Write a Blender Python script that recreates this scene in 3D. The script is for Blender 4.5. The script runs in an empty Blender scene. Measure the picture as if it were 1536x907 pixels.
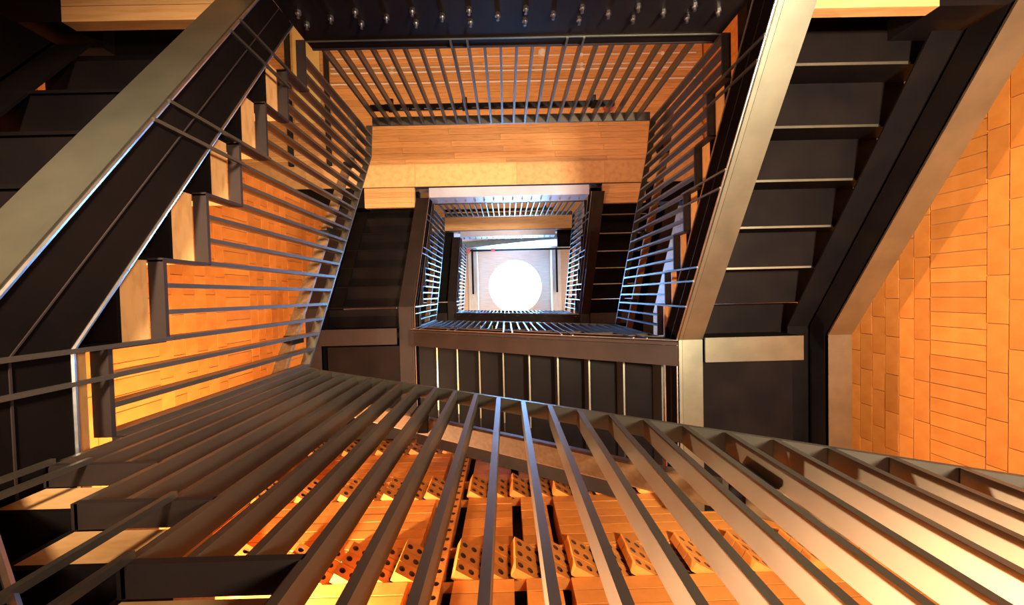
import bpy, math, random
from mathutils import Matrix, Vector
random.seed(7)
sc = bpy.context.scene
col = sc.collection

# ------------------------------------------------------------------ camera
EYE = 1.56                       # eye height above the ground floor; heights below are given relative to it
RX, RY, RZ = 0.0222, -0.0075, -0.024
cx, sx, cy, sy, cz, sz = math.cos(RX), math.sin(RX), math.cos(RY), math.sin(RY), math.cos(RZ), math.sin(RZ)
M = Matrix(((cz, -sz, 0), (sz, cz, 0), (0, 0, 1))) @ Matrix(((cy, 0, sy), (0, 1, 0), (-sy, 0, cy))) @ Matrix(((1, 0, 0), (0, cx, -sx), (0, sx, cx)))
cam = bpy.data.cameras.new('camera')
cam_o = bpy.data.objects.new('camera', cam)
col.objects.link(cam_o)
cam_o.matrix_world = Matrix(((M[0][0], -M[1][0], -M[2][0], 0), (M[0][1], -M[1][1], -M[2][1], 0), (M[0][2], -M[1][2], -M[2][2], EYE), (0, 0, 0, 1)))
cam.sensor_width = 36
cam.sensor_fit = 'HORIZONTAL'
cam.lens = 545 / 1536 * 36
cam.shift_x = 4.46 / 1536
cam.shift_y = 0.70 / 1536
cam.clip_start = 0.05
cam.clip_end = 60
sc.camera = cam_o

# ------------------------------------------------------------------ world and lights
world = bpy.data.worlds.new('world')
sc.world = world
world.use_nodes = True
world.node_tree.nodes['Background'].inputs[0].default_value = (0.55, 0.72, 1.0, 1)
world.node_tree.nodes['Background'].inputs[1].default_value = 0.3
sc.view_settings.view_transform = 'Standard'
sc.view_settings.look = 'None'
sc.view_settings.gamma = 1
sc.view_settings.use_curve_mapping = False
sc.view_settings.exposure = 0.0
sc.cycles.max_bounces = 8
sc.cycles.diffuse_bounces = 5
sc.cycles.glossy_bounces = 4
sc.cycles.sample_clamp_indirect = 6

def area_light(name, loc, target, size, power, color, size_y=None, spread=180):
    l = bpy.data.lights.new(name, 'AREA')
    l.energy = power
    l.color = color
    l.size = size
    if size_y:
        l.shape = 'RECTANGLE'
        l.size_y = size_y
    l.spread = math.radians(spread)
    o = bpy.data.objects.new(name, l)
    col.objects.link(o)
    o.location = (loc[0], loc[1], loc[2] + EYE)
    d = Vector(target) - Vector(loc)
    o.rotation_euler = d.to_track_quat('-Z', 'Y').to_euler()
    return o

def spot_light(name, loc, target, power, color, angle, blend=0.4, radius=0.05):
    l = bpy.data.lights.new(name, 'SPOT')
    l.energy = power
    l.color = color
    l.spot_size = math.radians(angle)
    l.spot_blend = blend
    l.shadow_soft_size = radius
    o = bpy.data.objects.new(name, l)
    col.objects.link(o)
    o.location = (loc[0], loc[1], loc[2] + EYE)
    d = Vector(target) - Vector(loc)
    o.rotation_euler = d.to_track_quat('-Z', 'Y').to_euler()
    return o

def point_light(name, loc, power, color, radius):
    l = bpy.data.lights.new(name, 'POINT')
    l.energy = power
    l.color = color
    l.shadow_soft_size = radius
    o = bpy.data.objects.new(name, l)
    col.objects.link(o)
    o.location = (loc[0], loc[1], loc[2] + EYE)
    return o

WARM = (1.0, 0.68, 0.38)
COOL = (0.62, 0.80, 1.0)
# warm wall lamp by the near corner landing, and added unseen low fill lights for the undersides
point_light('wall_lamp', (-1.55, 1.60, 1.7), 370, WARM, 0.05)
area_light('low_warm_fill', (1.5, -0.40, -1.35), (1.05, -0.3, 3.0), 0.4, 200, (1.0, 0.78, 0.52), None, 95)
area_light('low_warm_fill.001', (-0.3, -1.15, -1.35), (-1.25, -0.25, 1.1), 0.3, 36, (1.0, 0.74, 0.46), None, 48)
# added warm fill lights, hidden behind the slab edges, to brighten the soffits
area_light('soffit_fill', (-0.6, -2.9, 2.75), (-0.6, -2.6, 6), 1.0, 27, WARM, 0.4)
area_light('soffit_fill.001', (-3.3, -2.2, 2.75), (-3.2, -1.8, 6), 0.8, 20, (1.0, 0.60, 0.24), 0.4)
area_light('soffit_fill.002', (1.9, -2.8, 2.75), (1.9, -2.4, 6), 0.8, 15, (1.0, 0.60, 0.40), 0.4)
area_light('soffit_fill.003', (0.1, -2.6, 6.5), (0.1, -2.2, 9), 1.0, 36, (1.0, 0.72, 0.50), 0.4)
# added unseen warm fill lights that brighten the top-storey ceiling
area_light('top_ceiling_fill', (2.8, 0.2, 11.0), (-0.6, -0.6, 11.6), 1.6, 36, (1.0, 0.86, 0.76), 1.4)
area_light('top_ceiling_fill.001', (-2.2, 0.6, 11.0), (0.6, -0.8, 11.8), 1.6, 32, (1.0, 0.84, 0.72), 1.4)

# ------------------------------------------------------------------ materials
def mat(name, color, rough=0.5, metal=0.0, noise=None, bump=0.0, color2=None, stretch=None, spec=0.5, emit=None, contrast=(0.35, 0.65)):
    m = bpy.data.materials.new(name)
    m.use_nodes = True
    nt = m.node_tree
    b = nt.nodes['Principled BSDF']
    b.inputs['Base Color'].default_value = (*color, 1)
    b.inputs['Roughness'].default_value = rough
    b.inputs['Metallic'].default_value = metal
    b.inputs['Specular IOR Level'].default_value = spec
    if emit:
        b.inputs['Emission Color'].default_value = (*emit[0], 1)
        b.inputs['Emission Strength'].default_value = emit[1]
    if noise:
        tc = nt.nodes.new('ShaderNodeTexCoord')
        mp = nt.nodes.new('ShaderNodeMapping')
        mp.inputs['Scale'].default_value = stretch or (1, 1, 1)
        n = nt.nodes.new('ShaderNodeTexNoise')
        n.inputs['Scale'].default_value = noise
        n.inputs['Detail'].default_value = 6
        nt.links.new(tc.outputs['Object'], mp.inputs['Vector'])
        nt.links.new(mp.outputs['Vector'], n.inputs['Vector'])
        if color2:
            r = nt.nodes.new('ShaderNodeValToRGB')
            r.color_ramp.elements[0].position, r.color_ramp.elements[1].position = contrast
            r.color_ramp.elements[0].color = (*color, 1)
            r.color_ramp.elements[1].color = (*color2, 1)
            nt.links.new(n.outputs['Fac'], r.inputs['Fac'])
            out = r.outputs['Color']
            oi = nt.nodes.new('ShaderNodeObjectInfo')
            hs = nt.nodes.new('ShaderNodeHueSaturation')
            mr = nt.nodes.new('ShaderNodeMapRange')
            mr.inputs['To Min'].default_value = 0.84
            mr.inputs['To Max'].default_value = 1.12
            nt.links.new(oi.outputs['Random'], mr.inputs['Value'])
            nt.links.new(mr.outputs['Result'], hs.inputs['Value'])
            nt.links.new(out, hs.inputs['Color'])
            nt.links.new(hs.outputs['Color'], b.inputs['Base Color'])
        if bump:
            bp = nt.nodes.new('ShaderNodeBump')
            bp.inputs['Strength'].default_value = bump
            bp.inputs['Distance'].default_value = 0.01
            nt.links.new(n.outputs['Fac'], bp.inputs['Height'])
            nt.links.new(bp.outputs['Normal'], b.inputs['Normal'])
    return m

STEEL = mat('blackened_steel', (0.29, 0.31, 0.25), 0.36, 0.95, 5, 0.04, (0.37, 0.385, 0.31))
STEEL_MID = mat('shade_toned_steel', (0.040, 0.036, 0.040), 0.36, 0.6, 4, 0.04, (0.055, 0.048, 0.050))  # steel tone lowered to imitate the weaker light on upper flights
PALE_STEEL = mat('pale_bluish_steel', (0.44, 0.47, 0.66), 0.4, 0.3, 4, 0.03, (0.50, 0.53, 0.72))  # paler, bluer steel for the upper slab edges
STEEL_DARK = mat('dark_painted_steel', (0.005, 0.004, 0.005), 0.45, 0.0, 4, 0.05, (0.008, 0.006, 0.006), spec=0.06)
SOFFIT_DARK = mat('matt_dark_steel', (0.007, 0.004, 0.004), 0.7, 0.0, 4, 0.05, (0.010, 0.006, 0.006), spec=0.08)
STEEL_DIM = mat('shade_dimmed_steel', (0.020, 0.014, 0.014), 0.6, 0.2, 4, 0.04, (0.028, 0.019, 0.018), spec=0.2)  # shade put into the colour of upper flanges and rail undersides
BAR = mat('blackened_bar_steel', (0.120, 0.110, 0.094), 0.37, 0.80, 5, 0.04, (0.15, 0.138, 0.118))
EDGE = mat('edge_glint_steel', (0.50, 0.50, 0.52), 0.32, 1.0, 20, 0.1, (0.62, 0.62, 0.64))  # bright beads imitate the light caught along the stringer edges
WEB = mat('matt_black_web', (0.0045, 0.0036, 0.004), 0.8, 0.0, 4, 0.05, (0.007, 0.005, 0.005), spec=0.0)
BOLT = mat('zinc_bolt', (0.55, 0.56, 0.6), 0.3, 1.0)
BRACKET = mat('black_bracket', (0.015, 0.014, 0.015), 0.45, 0.6)
BRONZE = mat('oiled_timber_rail', (0.21, 0.122, 0.056), 0.5, 0.0, 6, 0.03, (0.28, 0.17, 0.085), (12, 12, 12))
WOOD = mat('spruce_plank', (0.70, 0.40, 0.17), 0.48, 0.0, 3.0, 0.05, (0.50, 0.255, 0.085), (1.2, 14, 14), contrast=(0.45, 0.80))
WOOD_EDGE = mat('timber_edge_grain', (0.72, 0.43, 0.19), 0.5, 0.0, 4.0, 0.05, (0.52, 0.27, 0.10), (3, 3, 12), contrast=(0.45, 0.85))
WOOD_PALE = mat('pale_ceiling_board', (0.74, 0.56, 0.42), 0.55, 0.0, 4.0, 0.05, (0.60, 0.42, 0.30), (0.6, 18, 8))
BRICK = mat('orange_brick', (0.78, 0.31, 0.065), 0.55, 0.0, 9.0, 0.25, (0.70, 0.25, 0.045))
HOLE_SHADE = mat('shaded_hole_brick', (0.16, 0.055, 0.02), 0.8, 0.0, 9.0, 0.2, (0.11, 0.04, 0.015))  # shade inside the brick holes, painted as a darker lining
MORTAR = mat('brick_mortar', (0.46, 0.27, 0.15), 0.8, 0.0, 20.0, 0.2, (0.40, 0.22, 0.12))
BLACK = mat('cavity_black', (0.012, 0.009, 0.008), 0.8)
WHITE = mat('white_plaster', (0.82, 0.83, 0.86), 0.6, 0.0, 6, 0.03, (0.76, 0.77, 0.80))
GREYBEAM = mat('pale_timber_beam', (0.66, 0.60, 0.54), 0.5, 0.0, 4, 0.04, (0.56, 0.50, 0.44), (10, 1, 6))
FLOOR = mat('pale_stone_floor', (0.50, 0.40, 0.30), 0.4, 0.0, 5, 0.03, (0.42, 0.33, 0.24))
RED = mat('red_fitting', (0.55, 0.05, 0.05), 0.4)
YELLOW = mat('pale_yellow_panel', (0.80, 0.66, 0.30), 0.5, 0.0, 5, 0.02, (0.72, 0.58, 0.26))
OPAL = mat('opal_rooflight_glazing', (0.9, 0.95, 1.0), 0.4, emit=((0.17, 0.46, 1.0), 85.0))

# ------------------------------------------------------------------ mesh helpers
def link(o, parent=None):
    col.objects.link(o)
    if parent:
        o.parent = parent
    return o

def thing(name, base, label, cat, group=None, kind=None):
    o = bpy.data.objects.new(name, None)
    o.empty_display_size = 0.2
    o.location = (base[0], base[1], base[2] + EYE)
    if label:
        o['label'] = label
    if cat:
        o['category'] = cat
    if group:
        o['group'] = group
    if kind:
        o['kind'] = kind
    return link(o)

def world_loc(o):
    p = Vector(o.location)
    while o.parent:
        o = o.parent
        p = p + Vector(o.location)
    return p

class MB:
    def __init__(self):
        self.v, self.f = [], []
    def box(self, x0, x1, y0, y1, z0, z1):
        n = len(self.v)
        self.v += [(x0, y0, z0), (x1, y0, z0), (x1, y1, z0), (x0, y1, z0), (x0, y0, z1), (x1, y0, z1), (x1, y1, z1), (x0, y1, z1)]
        self.f += [(n, n + 3, n + 2, n + 1), (n + 4, n + 5, n + 6, n + 7), (n, n + 1, n + 5, n + 4), (n + 1, n + 2, n + 6, n + 5), (n + 2, n + 3, n + 7, n + 6), (n + 3, n, n + 4, n + 7)]
        return self
    def prism(self, pts0, pts1):
        """pts0 and pts1: two matching loops."""
        n, k = len(self.v), len(pts0)
        self.v += list(pts0) + list(pts1)
        self.f.append(tuple(range(n + k - 1, n - 1, -1)))
        self.f.append(tuple(range(n + k, n + 2 * k)))
        for i in range(k):
            j = (i + 1) % k
            self.f.append((n + i, n + j, n + k + j, n + k + i))
        return self
    def tube(self, p0, p1, r, k=8):
        p0, p1 = Vector(p0), Vector(p1)
        d = (p1 - p0).normalized()
        a = d.orthogonal().normalized()
        b = d.cross(a)
        ring = lambda p: [tuple(p + r * (math.cos(2 * math.pi * i / k) * a + math.sin(2 * math.pi * i / k) * b)) for i in range(k)]
        return self.prism(ring(p0), ring(p1))
    def build(self, name, m, parent=None, bevel=0):
        me = bpy.data.meshes.new(name)
        off = world_loc(parent) if parent else Vector((0, 0, 0))
        me.from_pydata([(x - off.x, y - off.y, z + EYE - off.z) for x, y, z in self.v], [], self.f)
        me.materials.append(m)
        fix(me)
        o = bpy.data.objects.new(name, me)
        link(o, parent)
        if bevel:
            bv = o.modifiers.new('bevel', 'BEVEL')
            bv.width = bevel
            bv.segments = 1
            bv.limit_method = 'ANGLE'
        return o

def fix(me):
    import bmesh
    bm = bmesh.new()
    bm.from_mesh(me)
    bmesh.ops.recalc_face_normals(bm, faces=bm.faces)
    bm.to_mesh(me)
    bm.free()

def raw_mesh(name, mb, m):
    me = bpy.data.meshes.new(name)
    me.from_pydata(mb.v, [], mb.f)
    me.materials.append(m)
    fix(me)
    return me

def place(name, me, loc, parent):
    """loc is in eye-relative coordinates"""
    o = bpy.data.objects.new(name, me)
    off = world_loc(parent)
    o.location = (loc[0] - off.x, loc[1] - off.y, loc[2] + EYE - off.z)
    return link(o, parent)

# ------------------------------------------------------------------ stair well
A, B, C, D = 1.1, 1.264, 1.461, 0.368      # well planes: x=-A, x=B, y=-C, y=D
H = 3.65                                   # storey height

class Run:
    """A vertical plane along the well: axis 'x' or 'y', at val, with 'out' pointing away from the well."""
    def __init__(self, axis, val, out):
        self.axis, self.val, self.out = axis, val, out
    def p(self, t, d, z):
        w = self.val + self.out * d
        return (t, w, z) if self.axis == 'x' else (w, t, z)
    def slab(self, mb, poly, d0, d1):
        return mb.prism([self.p(t, d0, z) for t, z in poly], [self.p(t, d1, z) for t, z in poly])
    def strip(self, mb, line, th, d0, d1):
        """a flat strip following a (t, z) polyline, th thick upward"""
        poly = [(t, z) for t, z in line] + [(t, z + th) for t, z in reversed(line)]
        return self.slab(mb, poly, d0, d1)

RUN_L = Run('y', -A, -1)
RUN_R = Run('y', B, 1)
RUN_F = Run('x', D, 1)
RUN_T = Run('x', -C, -1)

def interp(line, t):
    pts = sorted(line)
    if t <= pts[0][0]:
        return pts[0][1]
    for (a, za), (b, zb) in zip(pts, pts[1:]):
        if t <= b:
            return za + (zb - za) * (t - a) / (b - a)
    return pts[-1][1]

bar_cache = {}
def bar_mesh(run, length, thick=0.015, depth=0.05, nm='baluster'):
    key = (run.axis, run.out, round(length, 3), thick, depth, nm)
    if key not in bar_cache:
        mb = MB()
        h = thick / 2
        w0, w1 = sorted((0, run.out * depth))
        if run.axis == 'x':
            mb.box(-h, h, w0, w1, 0, length)
        else:
            mb.box(w0, w1, -h, h, 0, length)
        bar_cache[key] = raw_mesh(nm, mb, BAR)
    return bar_cache[key]

def balustrade(run, label, rail, steps, bars, posts, face_bottom, base, handrail_line, brackets, hd=(0.10, 0.17), hm=None, tw=0.05):
    """rail: top polyline; steps: [(t0, t1, z)] of the stepped bottom rail; posts: bar indices that run down the stringer face"""
    th = thing('balustrade', base, label, 'railing', 'steel balustrades around the stair well')
    run.strip(MB(), [(t, z - 0.014) for t, z in rail], 0.014, 0, tw).build('top_rail', BAR, th)
    steps = sorted(steps)
    for t0, t1, z in steps:
        run.strip(MB(), [(t0, z), (t1, z)], 0.012, 0, 0.05).build('bottom_rail', STEEL_DIM, th)
    for (a0, a1, za), (b0, b1, zb) in zip(steps, steps[1:]):
        lo, hi = min(za, zb), max(za, zb)
        if hi - lo > 0.02:
            run.slab(MB(), [(a1 - 0.006, lo), (a1 + 0.006, lo), (a1 + 0.006, hi), (a1 - 0.006, hi)], 0.001, 0.051).build('riser_bar', STEEL_DIM, th)
    for i, t in enumerate(bars):
        z0 = 9
        for t0, t1, z in steps:
            if t0 - 1e-4 <= t <= t1 + 1e-4:
                z0 = z + 0.012
        z1 = interp(rail, t) - 0.014
        place('baluster', bar_mesh(run, z1 - z0), run.p(t, 0.0, z0), th)
        if i in posts:
            zb = face_bottom(t)
            place('post', bar_mesh(run, z0 - zb, 0.012, 0.012, 'post'), run.p(t, -0.012, zb), th)
    if handrail_line:
        hr = run.strip(MB(), handrail_line, 0.035, hd[0], hd[1]).build('handrail', hm or BRONZE, th, 0.006)
        for t in brackets:
            z = interp(handrail_line, t)
            mb = MB()
            q0 = run.p(t - 0.02, 0.05, z - 0.03); q1 = run.p(t + 0.02, 0.15, z)
            mb.box(min(q0[0], q1[0]), max(q0[0], q1[0]), min(q0[1], q1[1]), max(q0[1], q1[1]), z - 0.025, z - 0.001)
            q0 = run.p(t - 0.02, 0.05, z); q1 = run.p(t + 0.02, 0.062, z)
            mb.box(min(q0[0], q1[0]), max(q0[0], q1[0]), min(q0[1], q1[1]), max(q0[1], q1[1]), z - 0.11, z - 0.025)
            mb.build('bracket', BRACKET, hr)
    return th

def flight(run, label, base, treads, soff_prev, slope_web, slope_bot, FL, outer, d_in, d_out):
    """treads: [(t0, t1, z)] each flat step; slope_web/slope_bot: (t, z) polylines of the stringer's top and bottom."""
    th = thing('stair_flight', base, label, 'stairs', 'steel stair flights around the well')
    # inner stringer: web and wide bottom flange
    st = run.slab(MB(), slope_bot + list(reversed(slope_web)), 0, 0.012).build('stringer', WEB, th)
    run.strip(MB(), slope_bot, 0.012, 0.0, 0.036).build('flange_lip', FL, st)
    run.strip(MB(), [(t, z + 0.002) for t, z in slope_bot], 0.012, 0.039, 0.19).build('flange', FL, st)
    rib = [(t, z + 0.105) for t, z in slope_bot]
    run.strip(MB(), rib, 0.004, -0.003, 0.001).build('web_rib', STEEL_DIM, st)
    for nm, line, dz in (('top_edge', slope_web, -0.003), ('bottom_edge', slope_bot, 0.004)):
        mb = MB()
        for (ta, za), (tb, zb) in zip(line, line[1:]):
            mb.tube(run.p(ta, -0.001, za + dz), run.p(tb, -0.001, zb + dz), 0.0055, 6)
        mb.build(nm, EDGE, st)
    # outer stringer
    if outer:
        o_top, o_bot = outer
        so = run.slab(MB(), o_bot + list(reversed(o_top)), d_out - 0.19, d_out - 0.178).build('stringer', STEEL_DARK, th)
        run.strip(MB(), o_bot, 0.012, d_out - 0.19, d_out).build('flange', FL, so)
        run.strip(MB(), [(t, z - 0.02) for t, z in o_top], 0.012, d_out - 0.19, d_out - 0.165).build('top_edge', BAR, so)
        if run.axis == 'y':
            run.strip(MB(), [(t, z - 0.0) for t, z in o_top], 0.012, d_out - 0.35, d_out - 0.19).build('cheek_plate', STEEL_DARK, so)
    # steps
    prev = soff_prev
    order = sorted(treads, key=lambda s: s[2])
    for t0, t1, z in order:
        tr = MB()
        zs = z - 0.098
        q0, q1 = run.p(t0, d_in, 0), run.p(t1, d_out - 0.191, 0)
        tr.box(min(q0[0], q1[0]), max(q0[0], q1[0]), min(q0[1], q1[1]), max(q0[1], q1[1]), zs, z - 0.0865)
        front = t0 if interp(slope_bot, t0) < interp(slope_bot, t1) else t1
        sgn = 1 if front == t0 else -1
        q0, q1 = run.p(front, d_in, 0), run.p(front + sgn * 0.012, d_out - 0.191, 0)
        ri = MB().box(min(q0[0], q1[0]), max(q0[0], q1[0]), min(q0[1], q1[1]), max(q0[1], q1[1]), prev - 0.012, zs)
        q0, q1 = run.p(front - sgn * 0.002, d_in, 0), run.p(front + sgn * 0.012, d_out - 0.36, 0)
        li = MB().box(min(q0[0], q1[0]), max(q0[0], q1[0]), min(q0[1], q1[1]), max(q0[1], q1[1]), prev - 0.016, prev - 0.012)
        t_ob = tr.build('tread', STEEL_DARK, th)
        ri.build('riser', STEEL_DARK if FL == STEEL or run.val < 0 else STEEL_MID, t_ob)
        li.build('riser_lip', STEEL if run.val > 0 else STEEL_DARK, t_ob)
        run.slab(MB(), [(t0 + 0.002, z - 0.086), (t1 - 0.002, z - 0.086), (t1 - 0.002, z - 0.002), (t0 + 0.002, z - 0.002)], 0.052, d_out - 0.20).build('timber_tread', WOOD_EDGE, t_ob)
        prev = zs
    return th

LEVEL = ['ground storey', 'middle storey', 'top storey']

def left_flight(n, label_f, label_r):
    h = H * n
    ys = [0.12 - 0.26 * k for k in range(6)]
    zs = [1.0 + 0.18 * (k + 1) + h for k in range(6)]
    treads = [(ys[k] - 0.26, ys[k], zs[k]) for k in range(5)]
    web = [(1.66, 0.927 + h), (0.114, 0.927 + h), (-1.46, 0.927 + 0.665 * 1.574 + h)]
    bot = [(1.66, 0.70 + h), (0.114, 0.70 + h), (-1.46, 0.70 + 0.667 * 1.574 + h)]
    otop = [(0.9, 0.93 + h), (0.09, 0.93 + h), (-1.3, 0.93 + 0.667 * 1.39 + h)]
    obot = [(0.9, 0.70 + h), (0.114, 0.70 + h), (-1.3, 0.70 + 0.667 * 1.414 + h)]
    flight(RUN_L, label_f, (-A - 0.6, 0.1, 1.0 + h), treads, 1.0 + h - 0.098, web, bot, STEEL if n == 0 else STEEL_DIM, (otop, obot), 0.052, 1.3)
    steps = [(0.12, D, 1.006 + h)] + treads + [(-C, ys[5], 2.085 + h)]
    rail = [(D, 2.025 + h), (-1.185, 3.09 + h), (-C, 3.13 + h)]
    bars = []
    for t0, t1, z in steps:
        w = t1 - t0
        k = 3
        bars += [t1 - 0.004 - w * j / k for j in range(k)]
    bars = sorted(set(round(b, 4) for b in bars), reverse=True)
    # the pairs that run down over the stringer
    want = [0.12, 0.204, -0.40 + 0.0, -0.49, -0.66, -0.574, -1.18, -1.09]
    posts = set()
    for w in (0.118, 0.203, -0.578, -0.665, -1.09, -1.18):
        posts.add(min(range(len(bars)), key=lambda i: abs(bars[i] - w)))
    hl = [(D + 0.05, 1.93 + h), (-1.185, 2.99 + h), (-C - 0.05, 3.03 + h)]
    balustrade(RUN_L, label_r, rail, steps, bars, posts, lambda t: interp(bot, t), (-A, D, 1.0 + h), hl, (0.22, -0.45, -1.05))

def right_flight(n, label_f, label_r):
    h = H * n
    ys = [-1.21 + 0.2636 * k for k in range(6)]
    zs = [2.09 + 0.1575 * (k + 1) + h for k in range(6)]
    treads = [(ys[k], ys[k] + 0.2636, zs[k]) for k in range(5)]
    web = [(-1.46, 1.815 + h), (0.317, 2.892 + h), (1.66, 2.892 + h)]
    bot = [(-1.46, 1.588 + h), (0.366, 2.685 + h), (1.66, 2.685 + h)]
    otop = [(-1.3, 1.875 + h), (0.30, 2.845 + h), (1.66, 2.845 + h)]
    obot = [(-1.3, 1.68 + h), (0.355, 2.675 + h), (1.66, 2.675 + h)]
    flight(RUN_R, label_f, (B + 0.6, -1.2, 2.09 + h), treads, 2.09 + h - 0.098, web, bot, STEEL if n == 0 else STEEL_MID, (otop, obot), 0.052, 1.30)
    steps = [(-C, ys[0], 2.09 + h)] + treads + [(ys[5], D, 3.03 + h)]
    rail = [(-C, 3.137 + h), (-1.23, 3.21 + h), (D, 4.225 + h)]
    bars = []
    for t0, t1, z in steps:
        w = t1 - t0
        bars += [t0 + 0.004 + w * j / 3 for j in range(3)]
    posts = set()
    for w in (-1.206, -1.12, -0.68, -0.59, -0.156, -0.07, 0.11):
        posts.add(min(range(len(bars)), key=lambda i: abs(bars[i] - w)))
    hl = [(-C - 0.05, 3.04 + h), (-1.23, 3.11 + h), (D + 0.05, 4.13 + h)]
    balustrade(RUN_R, label_r, rail, steps, bars, posts, lambda t: interp(bot, t), (B, -C, 2.09 + h), hl, (-1.2, -0.55, 0.1))

def front_flight(n, label_f, label_r, dz=0.0):
    h = H * n
    xs = [-1.07 + 0.2575 * k for k in range(10)]
    zs = [1.0 - 0.1635 * (k + 1) + h for k in range(10)]
    treads = [(xs[k], xs[k + 1], zs[k]) for k in range(9)]
    z_lo, z_hi = zs[9] + h * 0, zs[0]
    web = [(B, zs[9] - 0.107), (1.2475, zs[9] - 0.10), (-1.07, zs[0] - 0.10), (-1.1, zs[0] - 0.09)]
    bot = [(B, zs[9] - 0.345), (1.2475, zs[9] - 0.335), (-1.07, zs[0] - 0.335), (-1.1, zs[0] - 0.325)]
    otop = [(0.95, zs[9] + 0.09), (-1.07, zs[0] - 0.12)]
    obot = [(0.95, zs[9] - 0.145), (-1.07, zs[0] - 0.335)]
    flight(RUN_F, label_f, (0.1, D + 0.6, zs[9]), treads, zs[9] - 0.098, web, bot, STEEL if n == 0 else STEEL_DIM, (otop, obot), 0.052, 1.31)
    steps = [(-A, xs[0], 1.006 + h)] + treads + [(xs[9], B, zs[9])]
    if n == 0:
        rail = [(-A, 2.0), (-1.0, 1.915), (B, 0.505)]
    else:
        rail = [(-A, 2.04 + h), (B, 0.57 + h)]
    bars = [-1.085]
    for t0, t1, z in treads:
        w = t1 - t0
        bars += [t0 + 0.004 + w * j / 3 for j in range(3)]
    bars.append(xs[9] + 0.006)
    posts = set()
    for w in (-1.06, -0.98, -0.55, -0.64, -0.04, 0.045, 0.48, 0.56, 1.0, 1.08):
        posts.add(min(range(len(bars)), key=lambda i: abs(bars[i] - w)))
    hl = [(t, z - 0.10) for t, z in rail]
    balustrade(RUN_F, label_r, rail, steps, bars, posts, lambda t: interp(bot, t), (0.08, D, zs[9]), hl, (-0.33, 0.53) if n == 0 else (-0.5, 0.5))

front_flight(0, 'black steel stair flight climbing leftward closest to the camera, along the perforated brick wall', 'closest balustrade, broad flat bars fanning across the bottom of the photo')
left_flight(0, 'black steel stair flight on the left with lit underside flange, beside the orange brick wall', 'balustrade of the large left flight, bars crossing the orange brick wall')
right_flight(0, 'black steel stair flight on the right with wide tan lit flange and dark treads above', 'balustrade of the large right flight, with pinkish bars in front of timber')
front_flight(1, 'dark stair flight seen from below, its riser lines standing above the closest balustrade', 'blue-lit balustrade lying along the lower edge of the opening, one storey up')
left_flight(1, 'dark blue stair flight one storey up at left of the opening', 'narrow blue balustrade one storey up at left of the opening')
right_flight(1, 'stair flight one storey up at right, brown flange beside dark blue treads', 'narrow blue balustrade one storey up at right of the opening')
front_flight(2, 'highest flight at the lower edge of the opening, just under the round rooflight', 'small topmost balustrade just under the round rooflight')
left_flight(2, 'highest left flight with a gold streak on its flange, left of the round rooflight', 'small topmost balustrade left of the round rooflight')

# ------------------------------------------------------------------ corner landings
def landing_left(n, label):
    h = H * n
    z = 1.0 + h
    th = thing('corner_landing', (-1.7, 1.0, z), label, 'landing', 'steel corner landings of the stair')
    MB().box(-2.15, -1.29, 0.58, 1.62, z - 0.30, z - 0.285).build('soffit_panel', SOFFIT_DARK, th)
    MB().box(-2.36, -1.24, 0.14, 1.74, z - 0.10, z - 0.01).build('floor_plate', STEEL_DARK, th)
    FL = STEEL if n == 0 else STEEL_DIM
    bm_ = MB().box(-2.21, -1.295, 0.36, 0.372, z - 0.37, z - 0.11).build('edge_beam', STEEL_DARK, th)
    MB().box(-2.21, -1.295, 0.36, 0.55, z - 0.382, z - 0.37).build('flange', FL, bm_)
    ob = MB().box(-2.4, -1.11, 1.49, 1.502, z - 0.33, z - 0.11).build('edge_beam', STEEL_DARK, th)
    MB().box(-2.4, -1.11, 1.49, 1.68, z - 0.342, z - 0.33).build('flange', FL, ob)
    MB().box(-A - 0.13, -A - 0.052, 0.124, D + 0.14, z - 0.086, z - 0.002).build('timber_edge', WOOD_EDGE, th)

def landing_right(n, label):
    h = H * n
    z = 3.03 + h
    th = thing('corner_landing', (1.9, 1.0, z), label, 'landing', 'steel corner landings of the stair')
    MB().box(1.47, 2.175, 0.54, 1.70, z - 0.28, z - 0.265).build('soffit_panel', STEEL_DARK, th)
    MB().box(1.41, 2.175, 0.12, 1.74, z - 0.10, z - 0.01).box(2.175, 2.36, 0.12, 0.50, z - 0.10, z - 0.01).build('floor_plate', STEEL_DARK, th)
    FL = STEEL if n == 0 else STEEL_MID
    bm_ = MB().box(1.455, 2.18, 0.35, 0.362, z - 0.37, z - 0.11).build('edge_beam', STEEL_DARK, th)
    MB().box(1.455, 2.18, 0.35, 0.53, z - 0.382, z - 0.37).build('flange', FL, bm_)
    MB().box(B + 0.052, B + 0.14, 0.112, D + 0.14, z - 0.086, z - 0.002).build('timber_edge', WOOD_EDGE, th)

landing_left(0, 'near corner landing at lower left, black fascia with a narrow timber edge strip')
landing_left(1, 'dark red-brown landing soffit left of the riser lines, one storey up')
landing_left(2, 'small blue landing beam at the lower left corner of the topmost opening')
landing_right(0, 'corner landing at right, dark glossy soffit between two vertical flanges')
landing_right(1, 'purple-brown landing soffit one storey up, beyond the right balustrade')

# ------------------------------------------------------------------ floor slabs with timber soffits
plank_cache = {}
def plank(parent, x0, x1, y0, y1, z, thick=0.03, name='plank', m=None):
    g = 0.0015
    key = (round(x1 - x0, 2), round(y1 - y0, 3), thick, (m or WOOD).name)
    if key not in plank_cache:
        lx, ly = (x1 - x0) / 2 - g, (y1 - y0) / 2 - g
        plank_cache[key] = raw_mesh(name, MB().box(-lx, lx, -ly, ly, 0, thick), m or WOOD)
    return place(name, plank_cache[key], ((x0 + x1) / 2, (y0 + y1) / 2, z + random.uniform(0, 0.0015)), parent)

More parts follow.
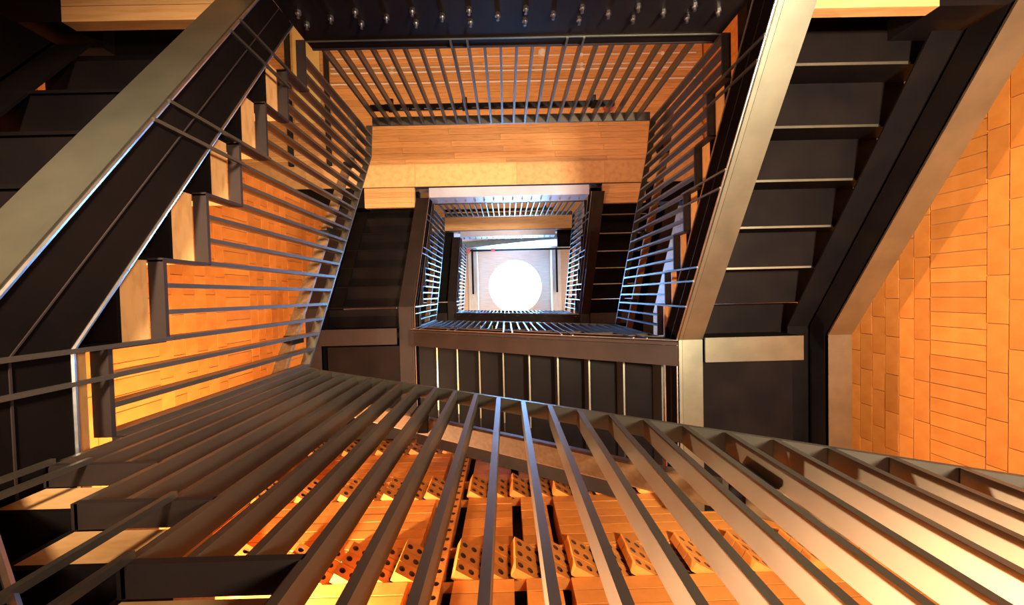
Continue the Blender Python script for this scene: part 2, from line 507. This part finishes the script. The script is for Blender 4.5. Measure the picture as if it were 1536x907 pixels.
bolt_me = raw_mesh('bolt', MB().tube((0, 0.0, 0), (0, 0.035, 0), 0.008, 8).tube((0, 0, 0), (0, 0.016, 0), 0.015, 6), BOLT)

def floor_slab(n, label, planked=True, rail_label=None):
    h = H * n
    z = 2.09 + h
    th = thing('floor_slab', (0, -2.6, z), label, 'floor slab', 'timber floor slabs around the well')
    MB().box(-4.5, 3.0, -4.3, -1.63, z - 0.25, z - 0.06).build('timber_deck', WOOD, th)
    MB().box(-4.5, 3.0, -4.3, -1.63, z - 0.06, z - 0.015).build('floor_finish', FLOOR, th)
    MB().box(-2.37, -1.30, -1.62, -1.20, z - 0.10, z - 0.02).box(1.34, 2.37, -1.62, -1.20, z - 0.10, z - 0.02).build('threshold_plate', STEEL_DARK, th)
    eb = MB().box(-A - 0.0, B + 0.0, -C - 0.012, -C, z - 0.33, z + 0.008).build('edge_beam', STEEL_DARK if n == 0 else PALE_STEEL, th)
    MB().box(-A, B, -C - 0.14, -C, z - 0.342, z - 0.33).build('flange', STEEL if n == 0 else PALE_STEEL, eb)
    MB().box(-A, B, -C - 0.012, -C - 0.004, z + 0.008, z + 0.075).build('upstand', STEEL_DARK, eb)
    MB().box(-A, B, -C - 0.006, -C + 0.004, z + 0.004, z + 0.012).build('fillet_edge', STEEL, eb)
    MB().box(-4.5, 3.0, -1.618, -1.612, z - 0.36, z - 0.25).build('gap_shade_strip', BLACK, th)  # black strip standing in for the shade in the gap
    MB().box(2.105, 3.0, -1.62, -1.33, z - 0.34, z - 0.05).box(-4.5, -2.06, -1.62, -1.33, z - 0.34, z - 0.05).build('deck_edge', STEEL_DARK, th)
    k = 0
    x = -1.018
    while x < B - 0.08:
        for dx, dz in ((0, -0.21), (0, -0.13), (0.145, -0.17)):
            if x + dx < B - 0.05:
                place('bolt', bolt_me, (x + dx, -C, z + dz), eb)
        x += 0.288
    # glulam edge strip and planks of the soffit
    if planked:
        bs = [-4.4, -2.9, -1.3, 0.2, 1.5, 3.0]
        for x0, x1 in zip(bs, bs[1:]):
            plank(th, x0, x1, -1.95, -1.62, z - 0.345, 0.09, 'glulam_plank', WOOD_EDGE)
        y = -1.955
        row = 0
        while y > -4.25:
            x = -4.45 + (row * 0.73) % 1.5 - 1.5
            while x < 3.0:
                w = 1.5
                x0, x1 = max(x, -4.45), min(x + w, 3.0)
                if x1 - x0 > 0.1:
                    plank(th, x0, x1, y - 0.088, y, z - 0.285, 0.03)
                x += w
            y -= 0.088
            row += 1
        for x0, x1 in ((-2.05, -1.31), (1.46, 2.10)):
            for j in range(4):
                plank(th, x0, x1, -1.615 + 0.0725 * j, -1.5425 + 0.0725 * j, z - 0.345, 0.06)
    else:
        MB().box(-4.4, 3.0, -1.95, -1.62, z - 0.345, z - 0.26).build('glulam_plank', WOOD, th)
        MB().box(-4.4, 3.0, -4.2, -1.955, z - 0.285, z - 0.255).build('soffit_boards', WOOD, th)
    if rail_label:
        bars = [-A + 0.055 + 0.0953 * i for i in range(24)]
        posts = {8, 9, 15, 16}
        balustrade(RUN_T, rail_label, [(-A, 3.137 + h), (B, 3.137 + h)], [(-A, B, 2.166 + h)], bars, posts,
                   lambda t: z + 0.008, (0.1, -C, z), [(-A + 0.02, 3.01 + h), (0.93, 3.01 + h)], (-0.9, -0.3, 0.75), (0.075, 0.12), BRACKET, 0.07)

floor_slab(0, 'nearest floor slab at the top of the photo, black bolted edge beam with planked soffit', True, 'level balustrade at the top of the photo in front of orange timber soffit')
floor_slab(1, 'second floor slab with wide orange plank soffit and pale bolted edge plate', True, 'small white-lit level balustrade above the second floor slab edge')
floor_slab(2, 'topmost floor slab, thin timber band and white edge just before the rooflight', False)

# ------------------------------------------------------------------ walls
def brick_mesh(name, lx, ly, lz, b=0.004):
    mb = MB().box(-lx / 2, lx / 2, -ly / 2, ly / 2, 0, lz)
    me = raw_mesh(name, mb, BRICK)
    return me

def course_wall(name, x_face, sign, y0, y1, zlo, zhi, vis):
    """brick wall in a vertical plane x = x_face seen from the well; soldier bands between six stretcher courses"""
    w = thing(name, (x_face, (y0 + y1) / 2, zlo), None, None, None, 'structure')
    xa, xb = sorted((x_face + sign * 0.012, x_face + sign * 0.20))
    MB().box(xa, xb, y0, y1, zlo, zhi).build('mortar_bed', MORTAR, w)
    dep = 0.03
    st_me = {}
    rest = MB()
    def put(yc, z, ly, lz, kind):
        ok = any(a <= z and z + lz <= b and c <= yc <= d for a, b, c, d in vis)
        if ok:
            key = (round(ly, 3), round(lz, 3))
            if key not in st_me:
                st_me[key] = raw_mesh('brick', MB().box(-dep / 2, dep / 2, -ly / 2, ly / 2, 0, lz), BRICK)
            place('brick', st_me[key], (x_face + sign * (dep / 2 + random.uniform(0, 0.003)), yc, z), w)
        else:
            rest.box(*sorted((x_face, x_face + sign * dep)), yc - ly / 2, yc + ly / 2, z, z + lz)
    z = 2.27 - 0.922 * 4
    j = 0.005
    while z < zhi:
        if z > zlo:
            n = int((y1 - y0) / 0.102)
            for i in range(n):
                put(y0 + 0.102 * (i + 0.5), z + j / 2, 0.102 - j, 0.305 - j, 's')
        for c in range(6):
            zc = z + 0.307 + 0.1025 * c
            if zc < zlo or zc + 0.1 > zhi:
                continue
            off = 0.15 * (c % 2)
            y = y0 - off
            while y < y1:
                a, b = max(y, y0), min(y + 0.30, y1)
                if b - a > 0.04:
                    put((a + b) / 2, zc + j / 2, b - a - j, 0.1025 - j, 't')
                y += 0.30
        z += 0.922
    if rest.v:
        o = rest.build('brickwork', BRICK, w)
        o['kind'] = 'stuff'
    return w

ZB, ZT = -EYE, 12.9
course_wall('wall_left', -2.45, -1, -1.26, 2.10, ZB, ZT, [(2.25, 4.75, -1.27, 1.8)])
course_wall('wall_right', 3.03, 1, -4.4, 2.10, ZB, ZT, [(2.0, 3.45, -1.55, 1.75)])

# acoustic brick wall behind the lowest flights: flat piers with slots, saw-tooth bands of perforated bricks
wf = thing('wall_front', (0, 1.78, ZB), None, None, None, 'structure')
YW = 1.78
MB().box(-2.45, 3.03, YW + 0.20, YW + 0.4, ZB, ZT).build('backing', BLACK, wf)
piers = [(-2.30, -2.14), (-2.02, -1.77), (-1.65, -1.40), (-1.28, -1.03), (-0.907, -0.657), (-0.372, 0.009), (0.083, 0.30), (0.365, 0.565), (0.64, 1.0), (1.085, 1.28), (1.36, 1.72), (1.80, 2.02), (2.10, 2.46), (2.54, 2.80)]
rest = MB()
flat_me = {}
CH = 0.1025
def flat_brick(x0, x1, z, d=0.0):
    key = round(x1 - x0, 3)
    if key not in flat_me:
        l = (x1 - x0) / 2 - 0.002
        flat_me[key] = raw_mesh('brick', MB().box(-l, l, 0, 0.19, 0.005, CH - 0.005), BRICK)
    place('brick', flat_me[key], ((x0 + x1) / 2, YW + random.uniform(0, 0.004) + d, z), wf)

def perforated(name, L, T, hgt, holes):
    """brick with its holed bed face in the plane y=0 looking to -y, running along +x, T thick"""
    mb = MB()
    cw = L / holes
    r = min(cw, hgt) * 0.30
    zc = hgt / 2
    for i in range(holes):
        x0, x1 = i * cw, (i + 1) * cw
        xm = (x0 + x1) / 2
        outer = [(x1, zc), (x1, hgt), (xm, hgt), (x0, hgt), (x0, zc), (x0, 0), (xm, 0), (x1, 0)]
        inner = [(xm + r * math.cos(a * math.pi / 4), zc + r * math.sin(a * math.pi / 4)) for a in range(8)]
        n = len(mb.v)
        mb.v += [(x, 0, z) for x, z in outer] + [(x, 0, z) for x, z in inner] + [(x, T, z) for x, z in inner]
        for k in range(8):
            l = (k + 1) % 8
            mb.f.append((n + k, n + l, n + 8 + l, n + 8 + k))
            mb.f.append((n + 8 + k, n + 8 + l, n + 16 + l, n + 16 + k))
    n = len(mb.v)
    mb.v += [(0, 0, 0), (L, 0, 0), (L, T, 0), (0, T, 0), (0, 0, hgt), (L, 0, hgt), (L, T, hgt), (0, T, hgt)]
    mb.f += [(n, n + 1, n + 2, n + 3), (n + 4, n + 5, n + 6, n + 7), (n, n + 3, n + 7, n + 4), (n + 1, n + 2, n + 6, n + 5)]
    me = bpy.data.meshes.new(name)
    me.from_pydata(mb.v, [], mb.f)
    me.materials.append(BRICK)
    me.materials.append(HOLE_SHADE)
    for i in range(holes):
        for k in range(8):
            me.polygons[i * 16 + 2 * k + 1].material_index = 1
    return me

tooth_me = perforated('perforated_brick', 0.215, 0.062, CH - 0.006, 3)
pil_me = perforated('perforated_brick', 0.12, 0.10, CH - 0.006, 2)
band0 = 2.245
for b in range(-1, 3):
    zt = band0 + 0.922 * b                      # underside of the saw-tooth band
    zf = zt + 3 * CH                            # underside of the flat band above it
    for c in range(6):
        z = zf + c * CH
        if z > 4.75:
            continue
        for x0, x1 in piers:
            if z < 1.7 and (x0 > 1.5):
                continue
            flat_brick(x0, x1, z)
    if zt < 1.2 or zt > 4.5:
        continue
    # ledges closing the cavity over and under the teeth
    MB().box(-2.33, 2.85, YW + 0.01, YW + 0.08, zf - 0.012, zf).build('ledge', BRICK, wf)
    MB().box(-2.33, 2.85, YW + 0.02, YW + 0.08, zt - 0.004, zt + 0.010).build('ledge', BRICK, wf)
    MB().box(-2.33, 2.85, YW + 0.10, YW + 0.19, zt + 0.01, zf - 0.012).build('tooth_backing', BLACK, wf)
    for c in range(3):
        z = zt + c * CH + 0.003
        x = -2.26
        while x < 2.7:
            if not (-0.62 < x < -0.44):
                o = place('perforated_brick', tooth_me, (x, YW - 0.062 + random.uniform(-0.003, 0.003), z), wf)
                o.rotation_euler = (0, 0, math.radians(30 + random.uniform(-1, 1)))
            x += 0.19
z = 1.63
while z < 4.4:
    o = place('perforated_brick', pil_me, (-0.56, YW - 0.02, z + 0.003), wf)
    o = place('perforated_brick', pil_me, (-2.44, YW - 0.02, z + 0.003), wf)
    z += CH
MB().box(-2.45, 3.03, YW, YW + 0.2, 4.75, ZT).box(-2.45, 3.03, YW, YW + 0.2, ZB, 1.55).build('upper_brickwork', BRICK, wf)['kind'] = 'stuff'

# outer shell of the landings
s = thing('wall_back', (-0.7, -4.4, ZB), None, None, None, 'structure')
MB().box(-4.6, 3.1, -4.6, -4.4, ZB, ZT).build('boarded_lining', WOOD, s)
s = thing('wall_west', (-4.6, -2.8, ZB), None, None, None, 'structure')
MB().box(-4.8, -4.6, -4.6, -1.26, ZB, ZT).build('boarded_lining', WOOD, s)
MB().box(-4.8, -2.66, -1.26, -1.06, ZB, ZT).build('return_wall', STEEL_DARK, s)
s = thing('floor', (0, -1.2, ZB - 0.1), None, None, None, 'structure')
MB().box(-4.8, 3.3, -4.6, 2.2, ZB - 0.15, ZB).build('stone_floor', FLOOR, s)

# ------------------------------------------------------------------ top storey: ceiling, rooflight, beams, pipes
ZC = 12.8
RLX, RLY, RLR = 0.335, -0.285, 0.945
c_ = thing('ceiling', (0, -1, ZC), None, None, None, 'structure')
me = MB()
k = 48
ring_i = [(RLX + RLR * math.cos(2 * math.pi * i / k), RLY + RLR * math.sin(2 * math.pi * i / k)) for i in range(k)]
ring_o = []
for i in range(k):
    a = 2 * math.pi * i / k
    dx, dy = math.cos(a), math.sin(a)
    xl = 3.3 if dx > 0 else -4.8
    yl = 2.2 if dy > 0 else -4.6
    s_ = min((xl - RLX) / dx if abs(dx) > 1e-6 else 1e9, (yl - RLY) / dy if abs(dy) > 1e-6 else 1e9)
    ring_o.append((RLX + dx * s_, RLY + dy * s_))
for z_ in (ZC, ZC + 0.15):
    n = len(me.v)
    me.v += [(x, y, z_) for x, y in ring_i] + [(x, y, z_) for x, y in ring_o]
    for i in range(k):
        j = (i + 1) % k
        me.f.append((n + i, n + j, n + k + j, n + k + i))
for i in range(k):
    j = (i + 1) % k
    me.f.append((i, j, 2 * k + j, 2 * k + i))
me.build('ceiling_boards', WOOD_PALE, c_)

rl = thing('rooflight', (RLX, RLY, ZC), 'round white glowing rooflight in the pale timber ceiling', 'skylight')
MB().tube((RLX, RLY, ZC + 0.10), (RLX, RLY, ZC + 0.13), RLR - 0.02, 48).build('opal_glazing', OPAL, rl)
mb = MB()
for i in range(k):
    j = (i + 1) % k
    a0, a1 = 2 * math.pi * i / k, 2 * math.pi * j / k
    q = lambda r, a, z_: (RLX + r * math.cos(a), RLY + r * math.sin(a), z_)
    mb.prism([q(RLR - 0.03, a0, ZC - 0.01), q(RLR, a0, ZC - 0.01), q(RLR, a1, ZC - 0.01), q(RLR - 0.03, a1, ZC - 0.01)],
             [q(RLR - 0.03, a0, ZC + 0.1), q(RLR, a0, ZC + 0.1), q(RLR, a1, ZC + 0.1), q(RLR - 0.03, a1, ZC + 0.1)])
mb.build('kerb_ring', WHITE, rl)

s = thing('wall_upper', (0, -1.6, 9.4), None, None, None, 'structure')
MB().box(-2.45, 3.03, -1.72, -1.60, 9.38, ZC).build('plaster_face', WHITE, s)
for x, lab in ((-1.10, 'pale timber ceiling beam left of the rooflight'), (1.72, 'pale timber ceiling beam right of the rooflight')):
    bm_ = MB().box(x - 0.15, x + 0.15, -1.6, 1.8, ZC - 0.5, ZC).build('ceiling_beam', GREYBEAM)
    bm_['label'] = lab
    bm_['category'] = 'beam'
    o = MB().box(x - 0.03, x + 0.03, -1.55, -0.05, ZC - 0.62, ZC - 0.56).build('cable_conduit', STEEL_DARK)
    for yy in (-1.4, -0.8, -0.2):
        MB().box(x - 0.012, x + 0.012, yy - 0.012, yy + 0.012, ZC - 0.56, ZC - 0.5).build('hanger', BRACKET, o)
    o['label'] = 'thin dark conduit under the ceiling beam ' + ('left' if x < 0 else 'right') + ' of the rooflight'
    o['category'] = 'conduit'
p = thing('sprinkler_pipe', (0.3, -1.5, 12.0), 'thin dark pipe with red fittings crossing beside the white upper wall', 'pipe')
MB().tube((-1.35, -1.50, 12.15), (2.2, -1.50, 12.15), 0.03).build('pipe', STEEL_DARK, p)
for x in (-1.22, -0.4):
    MB().box(x - 0.06, x + 0.06, -1.55, -1.45, 12.08, 12.2).build('fitting', RED, p)
d_ = MB().prism([(-1.5, -1.58, 10.9), (-1.5, -1.40, 10.9), (-1.5, -1.40, 11.05), (-1.5, -1.58, 11.05)],
                [(1.9, -1.59, 9.6), (1.9, -1.50, 9.6), (1.9, -1.50, 9.75), (1.9, -1.59, 9.75)]).build('sloping_duct', STEEL)
d_['label'] = 'blue-lit duct sloping across the white wall above the topmost slab'
d_['category'] = 'duct'

# ------------------------------------------------------------------ details on the landing soffit
zs_ = 2.09 + H - 0.29
sd = thing('smoke_detector', (0.62, -3.55, zs_ - 0.03), 'small round cream detector on the orange soffit behind the top balustrade', 'detector')
MB().tube((0.62, -3.55, zs_ - 0.04), (0.62, -3.55, zs_ + 0.005), 0.06, 16).build('housing', WHITE, sd)
MB().tube((0.62, -3.55, zs_ - 0.06), (0.62, -3.55, zs_ - 0.04), 0.035, 12).build('sensor_cap', WHITE, sd)
for i, (y, lab) in enumerate(((-3.52, 'pale conduit furthest from the well on the plank soffit'), (-3.38, 'pale conduit second from the lobby wall on the plank soffit'), (-3.31, 'pale conduit third from the lobby wall on the plank soffit'), (-3.15, 'pale conduit nearest the well on the plank soffit'))):
    c = MB().tube((-2.5, y, zs_ - 0.012), (2.9, y, zs_ - 0.012), 0.011, 6).build('surface_conduit', WHITE)
    for x in (-1.6, -0.2, 1.2, 2.4):
        MB().box(x - 0.02, x + 0.02, y - 0.02, y + 0.02, zs_ - 0.02, zs_ + 0.004).build('clip', WHITE, c)
    c['label'] = lab
    c['category'] = 'conduit'
    c['group'] = 'conduits on the plank soffit'
for x, lab in ((-2.56, 'dark ceiling trim on the soffit, nearer the left balustrade'), (-3.12, 'dark ceiling trim on the soffit, further left')):
    t_ = MB().box(x - 0.03, x + 0.03, -4.2, -1.97, zs_ - 0.05, zs_ + 0.002).build('ceiling_trim', BLACK)
    t_['label'] = lab
    t_['category'] = 'trim'
ra = thing('alarm_bell', (1.58, -2.75, zs_), 'small dark red fitting on the soffit behind the level balustrade', 'alarm')
MB().tube((1.58, -2.75, zs_ - 0.05), (1.58, -2.75, zs_ + 0.004), 0.075, 14).build('housing', RED, ra)
MB().tube((1.58, -2.75, zs_ - 0.07), (1.58, -2.75, zs_ - 0.05), 0.04, 12).build('sounder_cap', RED, ra)
yp = MB().box(-3.05, -2.66, -4.15, -2.6, zs_ - 0.015, zs_ + 0.002).build('soffit_panel', YELLOW)
yp['label'] = 'pale yellow panel on the soffit seen through the upper left bars'
yp['category'] = 'panel'
